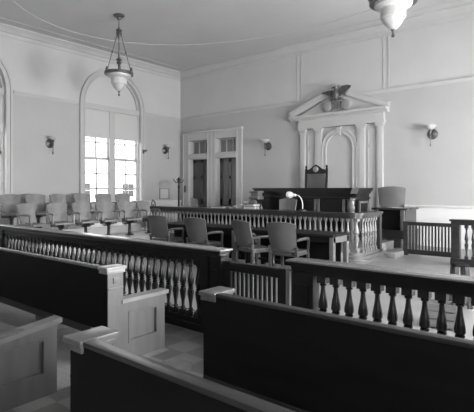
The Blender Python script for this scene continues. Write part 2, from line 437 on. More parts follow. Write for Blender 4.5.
for sg in (-1, 1):
    xe = -6.41 + sg * 1.61; xa = -6.37 + sg * .3; ze, za = 3.84, 4.38
    mb = MB().prism([(xe, ze), (xe, ze + .09), (xa, za + .09), (xa, za - .09), (xe - sg * .2, ze)], 'y', YB - .17, YB)
    mb.prism([(xe + sg * .03, ze + .09), (xe + sg * .03, ze + .12), (xa, za + .14), (xa, za + .08)], 'y', YB - .19, YB)
    mb.build('raking_cornice', 'trim', t, org)
MB().prism([(NX - 1.4, 3.83), (NX + 1.4, 3.83), (NX + .3, 4.3), (NX - .3, 4.3)], 'y', YB - .1, YB).build('tympanum', 'trim', t, org)

# eagle emblem
ex, ey = NX + .0, YB - .24
t = thing('eagle_emblem', 'dark carved eagle spreading its wings over a striped shield in the broken pediment', 'emblem', (ex, ey, 3.835))
def local_lathe(prof, seg=12, m4=None): return MB().lathe(prof, seg=seg, mat4=m4)
Tm = Matrix.Translation
shp = [(-.17, .42), (-.19, .3), (-.2, .12), (-.17, .03), (0, 0), (.17, .03), (.2, .12), (.19, .3), (.17, .42), (0, .4)]
sh = MB().prism(shp, 'y', -.02, .05).build('shield', 'shield', t)
mb = MB()
for k in range(-3, 4): mb.box(k * .048 - .009, k * .048 + .009, -.03, -.018, .05, .29)
mb.build('stripes', 'eagle', sh)
MB().box(-.18, .18, -.032, -.018, .31, .38).build('chief', 'eagle', sh)
body = MB().lathe([(0, .32), (.06, .34), (.1, .42), (.11, .5), (.085, .58), (.05, .63), (.055, .66), (.06, .69), (.04, .73), (0, .74)], 0, -.05, 12)
body.tube([(-.03, -.09, .69), (-.09, -.12, .685), (-.105, -.125, .66)], [.03, .018, .004], 6)
body.tube([(-.05, -.06, .42), (-.07, -.08, .36), (-.07, -.06, .3)], [.035, .025, .012], 6).tube([(.05, -.06, .42), (.07, -.08, .36), (.07, -.06, .3)], [.035, .025, .012], 6)
body.build('body', 'eagle', t)
wl = [(-.05, .6), (-.14, .63), (-.3, .62), (-.46, .6), (-.5, .575), (-.36, .54), (-.3, .5), (-.22, .48), (-.14, .43), (-.05, .45)]
MB().prism(wl, 'y', -.03, .03).prism([(-.08, .6), (-.3, .6), (-.25, .56), (-.1, .52)], 'y', -.05, -.03).build('wing', 'eagle', t)
wr = [(.05, .58), (.1, .66), (.2, .72), (.36, .73), (.46, .7), (.43, .64), (.36, .6), (.3, .55), (.2, .5), (.12, .43), (.05, .45)]
MB().prism(wr, 'y', -.03, .03).prism([(.1, .63), (.22, .69), (.38, .69), (.3, .62), (.15, .55)], 'y', -.05, -.03).build('wing', 'eagle', t)
for sg in (-1, 1):
    MB().lathe([(0, -.03), (.14, -.03), (.16, -.01), (.16, .02), (.14, .04), (.11, .05), (0, .07)], seg=22, mat4=Tm((sg * .3, 0, .165)) @ Matrix.Rotation(PI / 2, 4, 'X')).build('roundel', 'shield', t)

# ------------------------------------------------------------------ wall lamps
def sconce(label, x, y, z, rotz):
    t = thing('wall_sconce', label, 'wall lamp', (x, y, z), rotz, 'wall sconces with opal shades')   # local -Y points into the room
    MB().lathe([(0, 0), (.135, 0), (.14, .012), (.11, .025), (.1, .03), (.07, .04), (.03, .06), (0, .065)], seg=20, mat4=Matrix.Rotation(PI / 2, 4, 'X')).build('back_plate', 'bronze', t)
    MB().tube([(0, -.05, 0), (0, -.1, -.03), (0, -.15, -.03), (0, -.19, 0), (0, -.2, .05)], .013, 8).build('arm', 'bronze', t)
    MB().lathe([(0, -.34), (.018, -.33), (.022, -.29), (.01, -.25), (.013, -.1), (.03, -.05), (.015, 0), (.03, .05), (.045, .09), (.03, .11), (0, .115)], 0, -.2, 10).build('stem', 'bronze', t)
    MB().lathe([(.03, .1), (.06, .11), (.11, .15), (.145, .2), (.15, .21), (.14, .208), (.1, .165), (.05, .125), (0, .12)], 0, -.2, 20).build('shade', 'glass', t)
sconce('bracket lamp on the window wall between the two arched windows', XL, 7.13, 2.9, PI / 2)
sconce('bracket lamp in the corner above the coat stand', XL, 11.78, 3.0, PI / 2)
sconce('bracket lamp between the door casing and the pediment surround', -8.98, YB, 2.96, 0)
sconce('bracket lamp on blank wall above the witness chair and low gate', -3.66, YB, 2.96, 0)

# ------------------------------------------------------------------ pendant lamps
def pendant(label, x, y):
    t = thing('pendant_lamp', label, 'hanging lamp', (x, y, ZC), 0, 'bronze pendant lamps')
    Z = lambda z: z - 6.12
    MB().lathe([(0, 0), (.14, 0), (.15, -.02), (.13, -.05), (.07, -.07), (.05, -.12), (.02, -.14), (0, -.14)], seg=20).build('canopy', 'bronze', t)
    mb = MB()
    for k in range(6):
        z = Z(5.97) - k * .04
        R = Matrix.Translation((0, 0, z)) @ Matrix.Rotation(PI / 2 * (k % 2), 4, 'Z') @ Matrix.Rotation(PI / 2, 4, 'X')
        mb.tube([R @ Vector((.02 * math.cos(a), .03 * math.sin(a), 0)) for a in [2 * PI * q / 10 for q in range(10)]], .006, 5, True)
    mb.build('chain', 'bronze', t)
    MB().lathe([(0, Z(5.76)), (.03, Z(5.755)), (.08, Z(5.72)), (.08, Z(5.69)), (.05, Z(5.67)), (.085, Z(5.63)), (.05, Z(5.58)), (.025, Z(5.5)), (.012, Z(5.45)), (.012, Z(5.0)), (.05, Z(4.97)), (.085, Z(4.93)), (.04, Z(4.9)), (.07, Z(4.85)), (.03, Z(4.8)), (.03, Z(4.62)), (0, Z(4.6))], seg=14).build('central_stem', 'bronze', t)
    for k in range(3):
        a = 2 * PI * k / 3 + .45
        d = Vector((math.cos(a), math.sin(a), 0))
        p0, p1 = d * .05 + Vector((0, 0, Z(5.62))), d * .345 + Vector((0, 0, Z(4.6)))
        pts = [p0.lerp(p1, q) for q in (0, .48, .5, .52, .54, 1)]
        MB().tube(pts, [.01, .01, .025, .025, .01, .01], 7).build('hanger_rod', 'bronze', t)
    mb = MB().ring([(.375 * math.cos(a), .375 * math.sin(a)) for a in [2 * PI * q / 40 for q in range(40)]], [(.3 * math.cos(a), .3 * math.sin(a)) for a in [2 * PI * q / 40 for q in range(40)]], 'z', Z(4.53), Z(4.6), True)
    for k in range(6):
        a = 2 * PI * k / 6 + .45
        mb.lathe([(0, Z(4.58)), (.035, Z(4.6)), (.045, Z(4.63)), (.03, Z(4.66)), (.012, Z(4.7)), (0, Z(4.7))], .355 * math.cos(a), .355 * math.sin(a), 8)
    mb.build('ring', 'bronze', t)
    MB().lathe([(0, Z(4.56)), (.29, Z(4.56)), (.305, Z(4.53)), (.295, Z(4.48)), (.24, Z(4.45)), (.2, Z(4.43)), (.2, Z(4.34)), (.205, Z(4.31)), (.195, Z(4.28)), (.165, Z(4.265)), (.16, Z(4.24)), (.12, Z(4.17)), (.06, Z(4.11)), (0, Z(4.09))], seg=32).build('glass_bowl', 'glass', t)
    MB().lathe([(0, Z(4.11)), (.035, Z(4.1)), (.014, Z(4.07)), (.014, Z(4.04)), (.03, Z(3.99)), (0, Z(3.97))], seg=10).build('finial', 'bronze', t)
pendant('bronze pendant lamp with opal bowl hanging in front of the arched windows', -10.08, 7.34)
pendant('bronze pendant lamp hanging above the open floor, nearest to the pews', -2.75, 7.34)

# ------------------------------------------------------------------ balustrades
def balmesh(z0, z1, r, m, sq=.062):
    h = z1 - z0; zm = (z0 + z1) / 2
    P = [(.5, .5), (.85, .485), (.85, .468), (.6, .46), (.95, .44), (1.0, .41), (.95, .375), (.8, .315), (.6, .25), (.47, .185), (.45, .14), (.72, .125), (.72, .11), (.5, .1), (.55, .085)]
    up = [(r * a, zm + (0.5 - b) * h) for a, b in P]      # from the ring towards the top
    dn = [(r * a, zm - (0.5 - b) * h) for a, b in P][::-1]
    mb = MB().lathe(dn + up[1:], seg=12)
    s = sq / 2
    mb.box(-s, s, -s, s, z0, z0 + h * .09).box(-s, s, -s, s, z1 - h * .09, z1)
    me = mb
    return me
def add_balusters(t, pts, z0, z1, r, m, org, sq=.062):
    first = None
    for x, y in pts:
        if first is None:
            first = balmesh(z0, z1, r, m, sq).build('baluster', m, t); o = first
        else:
            o = first.copy(); COL.objects.link(o); o.parent = t
        o.location = (x - org[0], y - org[1], 0)

def xr(x0, x1, step):
    k = max(1, round((x1 - x0) / step)); return [x0 + (x1 - x0) * i / k for i in range(k + 1)]

BY = 3.52
# public bar, jury side
org = (-5.6, BY, 0)
t = thing('balustrade', 'long dark balustrade with turned balusters in front of the jury seats', 'railing', org, 0)
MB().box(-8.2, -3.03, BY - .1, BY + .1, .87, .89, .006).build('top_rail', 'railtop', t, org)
MB().box(-8.18, -3.05, BY - .085, BY + .085, .845, .871).box(-8.17, -3.05, BY - .07, BY + .07, .81, .846, .01).build('rail_moulding', 'bar', t, org)
MB().box(-8.15, -3.06, BY - .045, BY + .045, .75, .815).build('frieze_rail', 'bar', t, org)
MB().box(-8.15, -3.06, BY - .05, BY + .05, .07, .13).box(-8.17, -3.04, BY - .075, BY + .075, 0, .075, .008).build('bottom_rail', 'bar', t, org)
for x in (-8.09, -3.3, -3.13):
    w = .075 if x != -3.3 else .05
    p = MB().box(x - w, x + w, BY - .065, BY + .065, .075, .81).build('post', 'bar', t, org)
    if x != -3.3: MB().box(x - w * .5, x + w * .5, BY - .074, BY - .065, .2, .68).build('panel', 'bar', p, org)
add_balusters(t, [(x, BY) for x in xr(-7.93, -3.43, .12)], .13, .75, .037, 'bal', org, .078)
# plain continuation to the left
org = (-10.7, BY, 0)
t = thing('low_partition', 'plain dark low partition running from the balustrade end to the window wall', 'partition', org)
MB().box(-13.18, -8.22, BY - .03, BY + .03, 0, .8).build('panel', 'bar', t, org)
MB().box(-13.18, -8.22, BY - .08, BY + .08, .8, .84, .01).build('top_rail', 'railtop', t, org)

# public bar, gate between the two balustrades
org = (-2.62, BY, 0)
t = thing('bar_gate', 'dark swing gate with pale upright pickets across the aisle end', 'gate', org)
gx0, gx1 = -3.03, -2.3
MB().box(gx0, gx1, BY - .03, BY + .03, .68, .77, .008).build('top_rail', 'bar', t, org)
MB().box(gx0, gx1, BY - .03, BY + .03, .12, .22, .008).build('bottom_rail', 'bar', t, org)
for x in (gx0 + .03, gx1 - .03): MB().box(x - .035, x + .035, BY - .032, BY + .032, .12, .775).build('stile', 'bar', t, org)
for x in xr(gx0 + .095, gx1 - .085, .056): MB().box(x - .014, x + .014, BY - .01, BY + .01, .22, .68).build('picket', 'bar', t, org)

# public bar, open-floor side
org = (-.3, BY, 0)
t = thing('balustrade', 'dark balustrade with bulbous balusters on the open-floor side of the gate', 'railing', org, 0)
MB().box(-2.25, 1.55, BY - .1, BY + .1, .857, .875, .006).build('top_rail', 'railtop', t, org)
MB().box(-2.24, 1.55, BY - .085, BY + .085, .835, .858).build('rail_moulding', 'bar', t, org)
MB().box(-2.22, 1.55, BY - .06, BY + .06, .785, .837).box(-2.22, 1.55, BY - .045, BY + .045, .75, .787).build('frieze_rail', 'bar', t, org)
MB().box(-2.22, 1.55, BY - .05, BY + .05, .07, .13).box(-2.22, 1.55, BY - .075, BY + .075, 0, .075).build('bottom_rail', 'bar', t, org)
p = MB().box(-2.22, -2.0, BY - .055, BY + .055, .075, .77).build('post', 'bar', t, org)
MB().box(-2.17, -2.05, BY - .064, BY - .055, .2, .66).build('panel', 'bar', p, org)
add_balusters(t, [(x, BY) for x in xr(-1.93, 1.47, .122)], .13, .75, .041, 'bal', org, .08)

# inner rail around the bench enclosure, with rounded corner
IY, IX = 8.7, -3.98
RC = .22
def lpath(off, xs=-10.75, ye=9.78):
    r = RC + off
    cx, cy = IX - RC, IY + RC
    pts = [(xs, IY - off)] + [(cx + r * math.sin(a), cy - r * math.cos(a)) for a in [PI / 2 * k / 8 for k in range(9)]] + [(IX + off, ye)]
    return pts
org = (-7.8, IY, 0)
t = thing('enclosure_rail', 'long inner balustrade with rounded corner enclosing the bench and clerk desk', 'railing', org, 0)
MB().ring(lpath(.1), lpath(-.1), 'z', .975, 1.02).ring(lpath(.07), lpath(-.07), 'z', .945, .976).build('top_rail', 'inrail', t, org)
MB().ring(lpath(.045), lpath(-.045), 'z', .915, .946).ring(lpath(.06), lpath(-.06), 'z', .905, .92).build('frieze_rail', 'inrail', t, org)
MB().ring(lpath(.15), lpath(-.05), 'z', 0, .07).ring(lpath(.11), lpath(-.05), 'z', .07, .14).ring(lpath(.06), lpath(-.05), 'z', .14, .2).build('plinth', 'benchl', t, org)
pts = [(x, IY) for x in xr(-10.68, IX - RC, .128)]
pts += [(IX, y) for y in xr(IY + RC, 9.58, .14)]
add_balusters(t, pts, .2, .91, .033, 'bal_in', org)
c45 = (IX - RC + RC * math.sin(PI / 4), IY + RC - RC * math.cos(PI / 4))
balmesh(.2, .91, .06, 'bal_in', .1).build('newel', 'bal_in', t).location = (c45[0] - org[0], c45[1] - org[1], 0)
MB().box(IX - .06, IX + .06, 9.68, 9.8, .2, .95).box(IX - .075, IX + .075, 9.665, 9.815, 0, .2).build('end_post', 'inrail', t, org)

# rear gate and rear balustrade on the right
GY = 10.35
org = (-3.1, GY, 0)
t = thing('enclosure_gate', 'low picket gate beside the witness stand with pale wainscot behind', 'gate', org)
MB().box(-3.62, -2.54, GY - .03, GY + .03, .7, .78, .008).build('top_rail', 'inrail', t, org)
MB().box(-3.62, -2.54, GY - .03, GY + .03, .06, .17, .008).build('bottom_rail', 'inrail', t, org)
for x in (-3.585, -2.58): MB().box(x - .05, x + .05, GY - .034, GY + .034, .03, .785).build('stile', 'inrail', t, org)
for x in xr(-3.49, -2.68, .068): MB().box(x - .016, x + .016, GY - .012, GY + .012, .17, .7).build('picket', 'inrail', t, org)
RY = 9.75
org = (-.5, RY, 0)
t = thing('rear_balustrade', 'stretch of dark balustrade against the pale wainscot, joining the low gate', 'railing', org)
MB().box(-2.5, 1.55, RY - .09, RY + .09, .87, .91, .01).build('top_rail', 'inrail', t, org)
MB().box(-2.46, 1.55, RY - .045, RY + .045, .8, .87).build('frieze_rail', 'inrail', t, org)
MB().box(-2.48, 1.55, RY - .08, RY + .08, 0, .14, .01).build('bottom_rail', 'inrail', t, org)
p = MB().box(-2.47, -2.31, RY - .06, RY + .06, .1, .87).build('post', 'inrail', t, org)
MB().box(-2.44, -2.34, RY - .07, RY - .06, .2, .8).build('panel', 'inrail', p, org)
add_balusters(t, [(x, RY) for x in xr(-2.2, 1.45, .122)], .14, .8, .036, 'inrail', org)
# link between gate line and balustrade line
org = (-2.6, 10.05, 0)
o = MB().box(-2.52, -2.46, GY - .035, GY + .035, 0, .82, .008).build('gate_post', 'inrail'); place_mesh(o, (-2.49, GY, 0))
tag(o, 'dark square post closing the low gate on the open-floor side', 'post')

# ------------------------------------------------------------------ dais, steps
struct('floor_dais', MB().box(-11.6, IX - .05, IY + .05, YB, 0, .28), 'floor2')
struct('floor_bench_platform', MB().box(-7.6, -4.7, 10.35, YB - .15, .28, .6), 'dark')
struct('floor_jury_tier', MB().box(-10.75, -9.5, 3.75, 8.6, 0, .28), 'step')
struct('floor_jury_tier_upper', MB().box(XL + .08, -10.75, 3.75, 8.6, 0, .48), 'step')
o = MB().box(IX + .03, -3.62, 9.8, 10.75, 0, .12, .01).build('floor_step', 'floor2'); o['kind'] = 'structure'

# ------------------------------------------------------------------ judge's bench
bx0, bx1, by0, by1 = -7.48, -4.66, 10.0, 10.85
org = (-6.1, 10.3, .28)
t = thing('judge_bench', "massive dark judge's bench with panelled front and rounded corner column", 'bench', org)
MB().box(bx0, bx1, by0 + .06, by0 + .16, .28, 1.42).box(bx1 - .1, bx1, by0 + .1, by1, .28, 1.42).box(bx0, bx0 + .1, by0 + .1, by1, .28, 1.42).build('body', 'bench', t, org)
cpr = lambda off: [(bx0 - off, by1), (bx0 - off, by0 - off), (bx1 + off - .12, by0 - off), (bx1 + off, by0 - off + .12), (bx1 + off, by1)]
MB().prism(cpr(.04), 'z', 1.40, 1.45).prism(cpr(.08), 'z', 1.45, 1.50).prism(cpr(.11), 'z', 1.50, 1.54).build('cornice_top', 'bench', t, org)
MB().prism(cpr(.03), 'z', 1.27, 1.31).build('moulding', 'bench', t, org)
for x in (-7.43, -6.62, -6.53, -5.72, -5.63, -4.95):
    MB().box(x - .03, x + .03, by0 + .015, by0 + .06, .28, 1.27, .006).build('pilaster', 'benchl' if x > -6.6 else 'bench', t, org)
for x0, x1 in ((-7.37, -6.68), (-6.47, -5.78), (-5.57, -5.0)):
    MB().ring([(x0, .5), (x1, .5), (x1, 1.22), (x0, 1.22)], [(x0 + .05, .55), (x1 - .05, .55), (x1 - .05, 1.17), (x0 + .05, 1.17)], 'y', by0 + .04, by0 + .06, True).build('panel_moulding', 'bench', t, org)
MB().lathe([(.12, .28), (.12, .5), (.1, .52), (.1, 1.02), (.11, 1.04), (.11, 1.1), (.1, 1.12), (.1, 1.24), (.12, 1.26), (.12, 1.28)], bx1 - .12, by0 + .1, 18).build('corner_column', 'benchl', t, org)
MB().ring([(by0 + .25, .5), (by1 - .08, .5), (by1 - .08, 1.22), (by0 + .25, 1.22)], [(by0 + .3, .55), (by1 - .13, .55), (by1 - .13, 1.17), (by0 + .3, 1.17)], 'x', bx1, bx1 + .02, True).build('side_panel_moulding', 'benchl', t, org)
# scrolled console at the jury end of the bench
org = (-7.245, 9.62, .28)
t = thing('console_pedestal', 'carved stepped pedestal standing before the door end of the dark bench', 'pedestal', org)
MB().box(-7.36, -7.13, 9.52, 9.72, .28, 1.24, .01).build('shaft', 'bench', t, org)
MB().box(-7.40, -7.09, 9.48, 9.74, 1.24, 1.32, .015).box(-7.36, -7.13, 9.52, 9.72, 1.32, 1.41).box(-7.39, -7.10, 9.49, 9.75, 1.41, 1.46, .01).build('cap', 'benchl', t, org)
MB().lathe([(0, -.09), (.09, -.09), (.1, -.07), (.1, .07), (.09, .09), (0, .09)], seg=18, mat4=Tm((-7.245, 9.47, 1.13)) @ Matrix.Rotation(PI / 2, 4, 'Y')).build('scroll', 'benchl', t, org)

# ------------------------------------------------------------------ chairs
def back_f(wb, wt, z0, z1, crown, y0, lean, curve):
    def f(u, v):
        a = u * 2 - 1
        w = (wb + (wt - wb) * v) / 2
        z = z0 + (z1 - z0) * v + (crown * (1 - a * a) * v if crown else 0)
        return (a * w, y0 - lean * v + curve * a * a, z)
    return f
def counsel_chair(label):
    t = thing('counsel_armchair', label, 'chair', (0, 0, 0), 0, 'armchairs at the counsel tables')
    MB().grid(back_f(.46, .53, .50, .935, .035, -.02, .12, .07), 10, 6, .035).build('backrest', 'chairback', t)
    mb = MB().box(-.25, .25, .02, .50, .40, .435, .01); mb.build('seat_frame', 'chairwood', t)
    MB().box(-.235, .235, .04, .49, .43, .475, .018).build('seat', 'seat', t)
    for sg in (-1, 1):
        x = sg * .245
        MB().bar((x, .0, 0.0), (x, .02, .42), .042).bar((x, .02, .42), (x, -.01, .56), .04).build('leg', 'chairwood', t)
        MB().bar((x, .47, 0.0), (x, .46, .42), .042).build('leg', 'chairwood', t)
        a = MB().tube([(x, .0, .66), (x * 1.06, .12, .675), (x * 1.1, .3, .675), (x * 1.1, .42, .665), (x * 1.08, .46, .63)], [.02, .024, .026, .026, .02], 8).build('armrest', 'chairwood', t)
        MB().bar((x, .45, .42), (x * 1.09, .445, .655), .032).build('arm_post', 'chairwood', a)
        MB().bar((x, .0, .13), (x, .47, .13), .025, .035).build('stretcher', 'chairwood', t)
    MB().box(-.24, .24, .22, .25, .12, .15).build('stretcher', 'chairwood', t)
    return t
c0 = counsel_chair('leather armchair with its back to the bar, closest to the aisle gate')
c0.location = (-4.2, 6.3, 0); c0.rotation_euler = (0, 0, .12)
dup(c0, (-5.0, 6.27, 0), -.28, 'leather armchair turned aslant, between the table gap and the gate-end chair')
dup(c0, (-6.16, 6.28, 0), .05, 'leather armchair behind the balustrade end, second from the jury platform')
dup(c0, (-7.3, 6.32, 0), .08, 'leather armchair backing on the balustrade, closest to the jury platform')

def jury_chair(label):
    t = thing('jury_armchair', label, 'chair', (0, 0, 0), 0, 'swivel armchairs in the jury box')
    MB().grid(back_f(.41, .50, .46, .87, .035, -.2, .1, .07), 10, 6, .03).build('backrest', 'juryback', t)
    MB().box(-.235, .235, -.22, .27, .40, .45, .015).build('seat', 'juryback', t)
    for sg in (-1, 1):
        x = sg * .24
        a = MB().tube([(x, -.19, .64), (x * 1.04, -.05, .655), (x * 1.06, .12, .655), (x * 1.04, .2, .63)], [.018, .024, .026, .02], 8).build('armrest', 'juryback', t)
        MB().bar((x, .18, .42), (x * 1.04, .17, .64), .03).build('arm_post', 'juryback', a)
        MB().bar((x, -.2, .42), (x, -.19, .64), .03).build('arm_post', 'juryback', a)
    p = MB().lathe([(.12, 0), (.12, .02), (.05, .05), (.035, .1), (.035, .28), (.06, .33), (.09, .36), (.0, .36)], 0, 0, 14).build('pedestal', 'iron', t)
    MB().bar((-.22, 0, .37), (.22, 0, .37), .05, .06).bar((0, -.2, .37), (0, .24, .37), .05, .06).build('spider', 'iron', p)
    return t
ords = ['first', 'second', 'third', 'fourth', 'fifth', 'sixth']
j0 = None
fy = [4.98 + .66 * k for k in range(6)]
for k in range(6):
    lab = 'wooden swivel chair on the lower jury tier, %s from the pew end' % ords[k]
    rz = -PI / 2 + (.3, -.12, -.05, -.15, -.1, .1)[k]
    if j0 is None:
        j0 = jury_chair(lab); j0.location = (-10.0, fy[k], .28); j0.rotation_euler = (0, 0, rz)
    else: dup(j0, (-10.0, fy[k], .28), rz, lab)
by = [5.02 + .67 * k for k in range(6)]
for k in range(6):
    lab = 'wooden swivel chair on the upper jury tier, %s from the pew end' % ords[k]
    dup(j0, (-11.15, by[k], .48), -PI / 2 + (-.25, -.15, .1, -.1, -.15, -.15)[k], lab)
for y, lab in ((5.9, 'spare swivel chair pushed against the wall behind the second upper-tier juror chair'), (7.35, 'spare swivel chair pushed under the window behind the fourth upper-tier juror chair')):
    dup(j0, (-12.2, y, .48), -PI / 2 - .5, lab, 'spare swivel chairs behind the jury box')

# plain side chair parts reused
def side_chair(name, label, loc, rz, m='juryback', h=.95, w=.46):
    t = thing(name, label, 'chair', loc, rz)
    MB().grid(back_f(w * .95, w * 1.08, .56, h - .04, .04, -.2, .08, .06), 10, 5, .03).build('backrest', m, t)
    MB().box(-w / 2, w / 2, -.2, .25, .42, .46, .015).build('seat', m, t)
    for sg in (-1, 1):
        MB().bar((sg * (w / 2 - .03), .22, 0), (sg * (w / 2 - .03), .22, .43), .038).build('leg', m, t)
        MB().bar((sg * (w / 2 - .03), -.2, 0), (sg * (w / 2 - .03), -.19, .43), .038).bar((sg * (w / 2 - .03), -.19, .43), (sg * (w / 2 - .03), -.2, .62), .035).build('leg', m, t)
    MB().box(-w / 2 + .03, w / 2 - .03, -.005, .02, .15, .18).build('stretcher', m, t)
    return t
side_chair('clerk_chair', 'square-backed wooden chair behind the enclosure rail beneath the desk lamp', (-6.35, 9.58, .28), PI + .1, 'witback', 1.0, .46)
side_chair('side_chair', 'pale rounded chair back standing in front of the corner door', (-10.5, 10.85, 0.0), -.5, 'juryback', 1.22, .7)
wch = side_chair('witness_chair', 'large leather-backed chair raised on the witness stand', (-4.32, 11.5, .5), .25, 'witback', 1.08, .62)
# bentwood chair near the corner
t = thing('bentwood_chair', 'dark bentwood chair with open rounded back below the framed notice', 'chair', (-12.35, 10.75, .0), -1.0)
MB().tube([(-.2, -.2, 0), (-.2, -.2, .45), (-.22, -.23, .8), (-.18, -.26, 1.05), (0, -.27, 1.14), (.18, -.26, 1.05), (.22, -.23, .8), (.2, -.2, .45), (.2, -.2, 0)], .02, 8).build('bent_frame', 'dark', t)
MB().tube([(-.1, -.2, .47), (-.11, -.235, .8), (0, -.255, .98), (.11, -.235, .8), (.1, -.2, .47)], .014, 8).build('inner_hoop', 'dark', t)
MB().lathe([(0, .44), (.22, .44), (.23, .455), (.22, .47), (0, .475)], 0, 0, 24).build('seat', 'dark', t)
for sg in (-1, 1): MB().tube([(sg * .17, .16, .45), (sg * .2, .2, 0)], .018, 8).build('leg', 'dark', t)

# judge's chair
t = thing('judge_chair', "tall carved high-backed chair with finials behind the judge's bench", 'chair', (-6.68, 11.5, .6), PI + .0)
mb = MB().box(-.35, .35, -.24, .28, .42, .48, .015); mb.build('seat', 'seat', t)
MB().box(-.28, .28, -.285, -.245, .6, 1.38, .012).build('upholstered_panel', 'chairback', t)
for sg in (-1, 1):
    p = MB().bar((sg * .33, -.24, 0), (sg * .33, -.24, .6), .06).bar((sg * .33, -.24, .6), (sg * .34, -.28, 1.5), .055).build('back_post', 'bench', t)
    MB().lathe([(.0, 1.5), (.035, 1.5), (.02, 1.53), (.036, 1.56), (.02, 1.6), (0, 1.62)], sg * .34, -.28, 10).build('finial', 'bench', p)
    MB().bar((sg * .33, .24, 0), (sg * .33, .24, .68), .055).build('front_leg', 'bench', t)
    MB().tube([(sg * .335, -.25, .72), (sg * .35, 0, .73), (sg * .35, .26, .7)], .03, 8).build('armrest', 'bench', t)
MB().prism([(-.32, 1.36), (.32, 1.36), (.32, 1.47), (.2, 1.5), (.12, 1.56), (.06, 1.6), (0, 1.63), (-.06, 1.6), (-.12, 1.56), (-.2, 1.5), (-.32, 1.47)], 'y', -.29, -.24).build('crest_rail', 'bench', t)
MB().lathe([(0, 0), (.09, 0), (.08, .02), (.04, .035), (0, .04)], seg=14, mat4=Tm((0, -.24, 1.49)) @ Matrix.Rotation(-PI / 2, 4, 'X')).build('carved_boss', 'shield', t)

# ------------------------------------------------------------------ witness stand
org = (-4.27, 11.2, 0)
t = thing('witness_stand', 'small open-fronted wooden witness box between bench and low gate', 'witness box', org)
MB().box(-4.66, -3.84, 11.05, 12.0, 0, .5).build('platform', 'dark', t, org)
MB().box(-4.6, -4.27, 10.8, 11.05, 0, .3, .008).build('step', 'inrail', t, org)
MB().box(-4.22, -3.86, 10.8, 11.05, 0, .3, .008).build('step', 'inrail', t, org)
for x in (-4.58, -3.92): MB().box(x - .05, x + .05, 11.05, 11.15, .5, 1.0, .006).build('post', 'benchl', t, org)
for x in (-4.63, -3.88): MB().box(x - .02, x + .02, 11.12, 11.9, .5, 1.0).build('side_panel', 'inrail', t, org)
MB().box(-4.68, -3.8, 11.02, 11.2, 1.0, 1.045, .008).box(-4.7, -4.56, 11.2, 11.9, 1.0, 1.045, .008).box(-3.95, -3.8, 11.2, 11.9, 1.0, 1.045, .008).build('ledge', 'inrail', t, org)
MB().box(-4.53, -3.97, 11.12, 11.15, .5, 1.0).build('opening_shade', 'darkback', t, org)  # near-black sheet standing in for the shaded interior of the open front

# ------------------------------------------------------------------ clerk desk with things on it
org = (-7.0, 9.2, .28)
t = thing('clerk_desk', 'long dark clerk desk hidden close behind the inner rail', 'desk', org)
MB().box(-9.4, -5.2, 8.84, 9.26, .97, 1.01, .006).build('desk_top', 'table', t, org)
for x0, x1 in ((-9.35, -8.9), (-5.75, -5.25)): MB().box(x0, x1, 8.86, 9.24, .28, .97).build('drawer_pedestal', 'table', t, org)
MB().box(-8.9, -5.75, 8.85, 8.88, .5, .97).build('modesty_panel', 'table', t, org)
# lamp
lx, ly = -5.52, 9.1
t = thing('desk_lamp', 'gooseneck desk lamp with white shade on the clerk desk', 'lamp', (lx, ly, 1.01))
MB().lathe([(0, 0), (.1, 0), (.1, .015), (.04, .03), (.015, .05), (0, .05)], seg=18).build('base', 'iron', t)
neck = [(0, 0, .04), (0, 0, .15)] + [(-.16 + .16 * math.cos(a), -.0, .13 + .2 * math.sin(a) + .02 * a) for a in [PI * .6 * k / 8 for k in range(9)]] 
MB().tube(neck, .011, 8).build('gooseneck', 'enamel', t)
e = Vector(neck[-1]); d = (Vector(neck[-1]) - Vector(neck[-3])).normalized()
Rq = Vector((0, 0, 1)).rotation_difference(d).to_matrix().to_4x4()
MB().lathe([(0, -.02), (.03, -.02), (.035, .04), (.07, .09), (.085, .15), (.075, .2), (.07, .2), (.05, .1), (0, .06)], seg=20, mat4=Tm(e) @ Rq).build('shade', 'enamel', t)
# books and papers
def book(label, x, y, z, w, d, h, rz, m, cat='book', name='law_book'):
    t = thing(name, label, cat, (x, y, z), rz, 'law books on the clerk desk')
    MB().box(-w / 2, w / 2, -d / 2, d / 2, 0, .006).box(-w / 2, w / 2, -d / 2, d / 2, h - .006, h).box(-w / 2, -w / 2 + .008, -d / 2, d / 2, 0, h).build('cover', m, t)
    MB().box(-w / 2 + .008, w / 2 - .01, -d / 2 + .01, d / 2 - .01, .006, h - .006).build('pages', 'paper', t)
book('thick dark book lying flat on the clerk desk, bottom of its pile', -7.0, 9.1, 1.01, .34, .26, .07, .1, 'book')
book('dark book on top of another flat book on the clerk desk', -6.98, 9.1, 1.08, .3, .24, .06, -.1, 'book')
book('thin dark ledger lying alone near the door end of the clerk desk', -8.05, 9.07, 1.01, .42, .3, .045, .05, 'book')
book('small grey book beside the white papers on the clerk desk', -7.62, 9.12, 1.01, .22, .17, .05, .4, 'chairback')
t = thing('paper_sheaf', 'crumpled white papers lying among the books on the clerk desk', 'papers', (-7.36, 9.0, 1.01))
for k in range(4):
    ph = k * 1.3
    MB().grid(lambda u, v, k=k, ph=ph: ((u - .5) * .24 + .03 * k - .04, (v - .5) * .16, 0.035 + .02 * k + .018 * math.sin(u * 5 + ph) + .012 * math.sin(v * 6 + ph)), 8, 5, .003).build('sheet', 'paper', t)
t = thing('ink_bottle', 'squat dark ink bottle beside the pile of books', 'bottle', (-6.7, 9.08, 1.01))
MB().lathe([(0, 0), (.04, 0), (.045, .02), (.045, .06), (.02, .08), (.02, .1), (0, .1)], seg=14).build('bottle_body', 'bronze', t)
MB().lathe([(0, .1), (.024, .1), (.024, .125), (0, .13)], seg=12).build('stopper', 'iron', t)

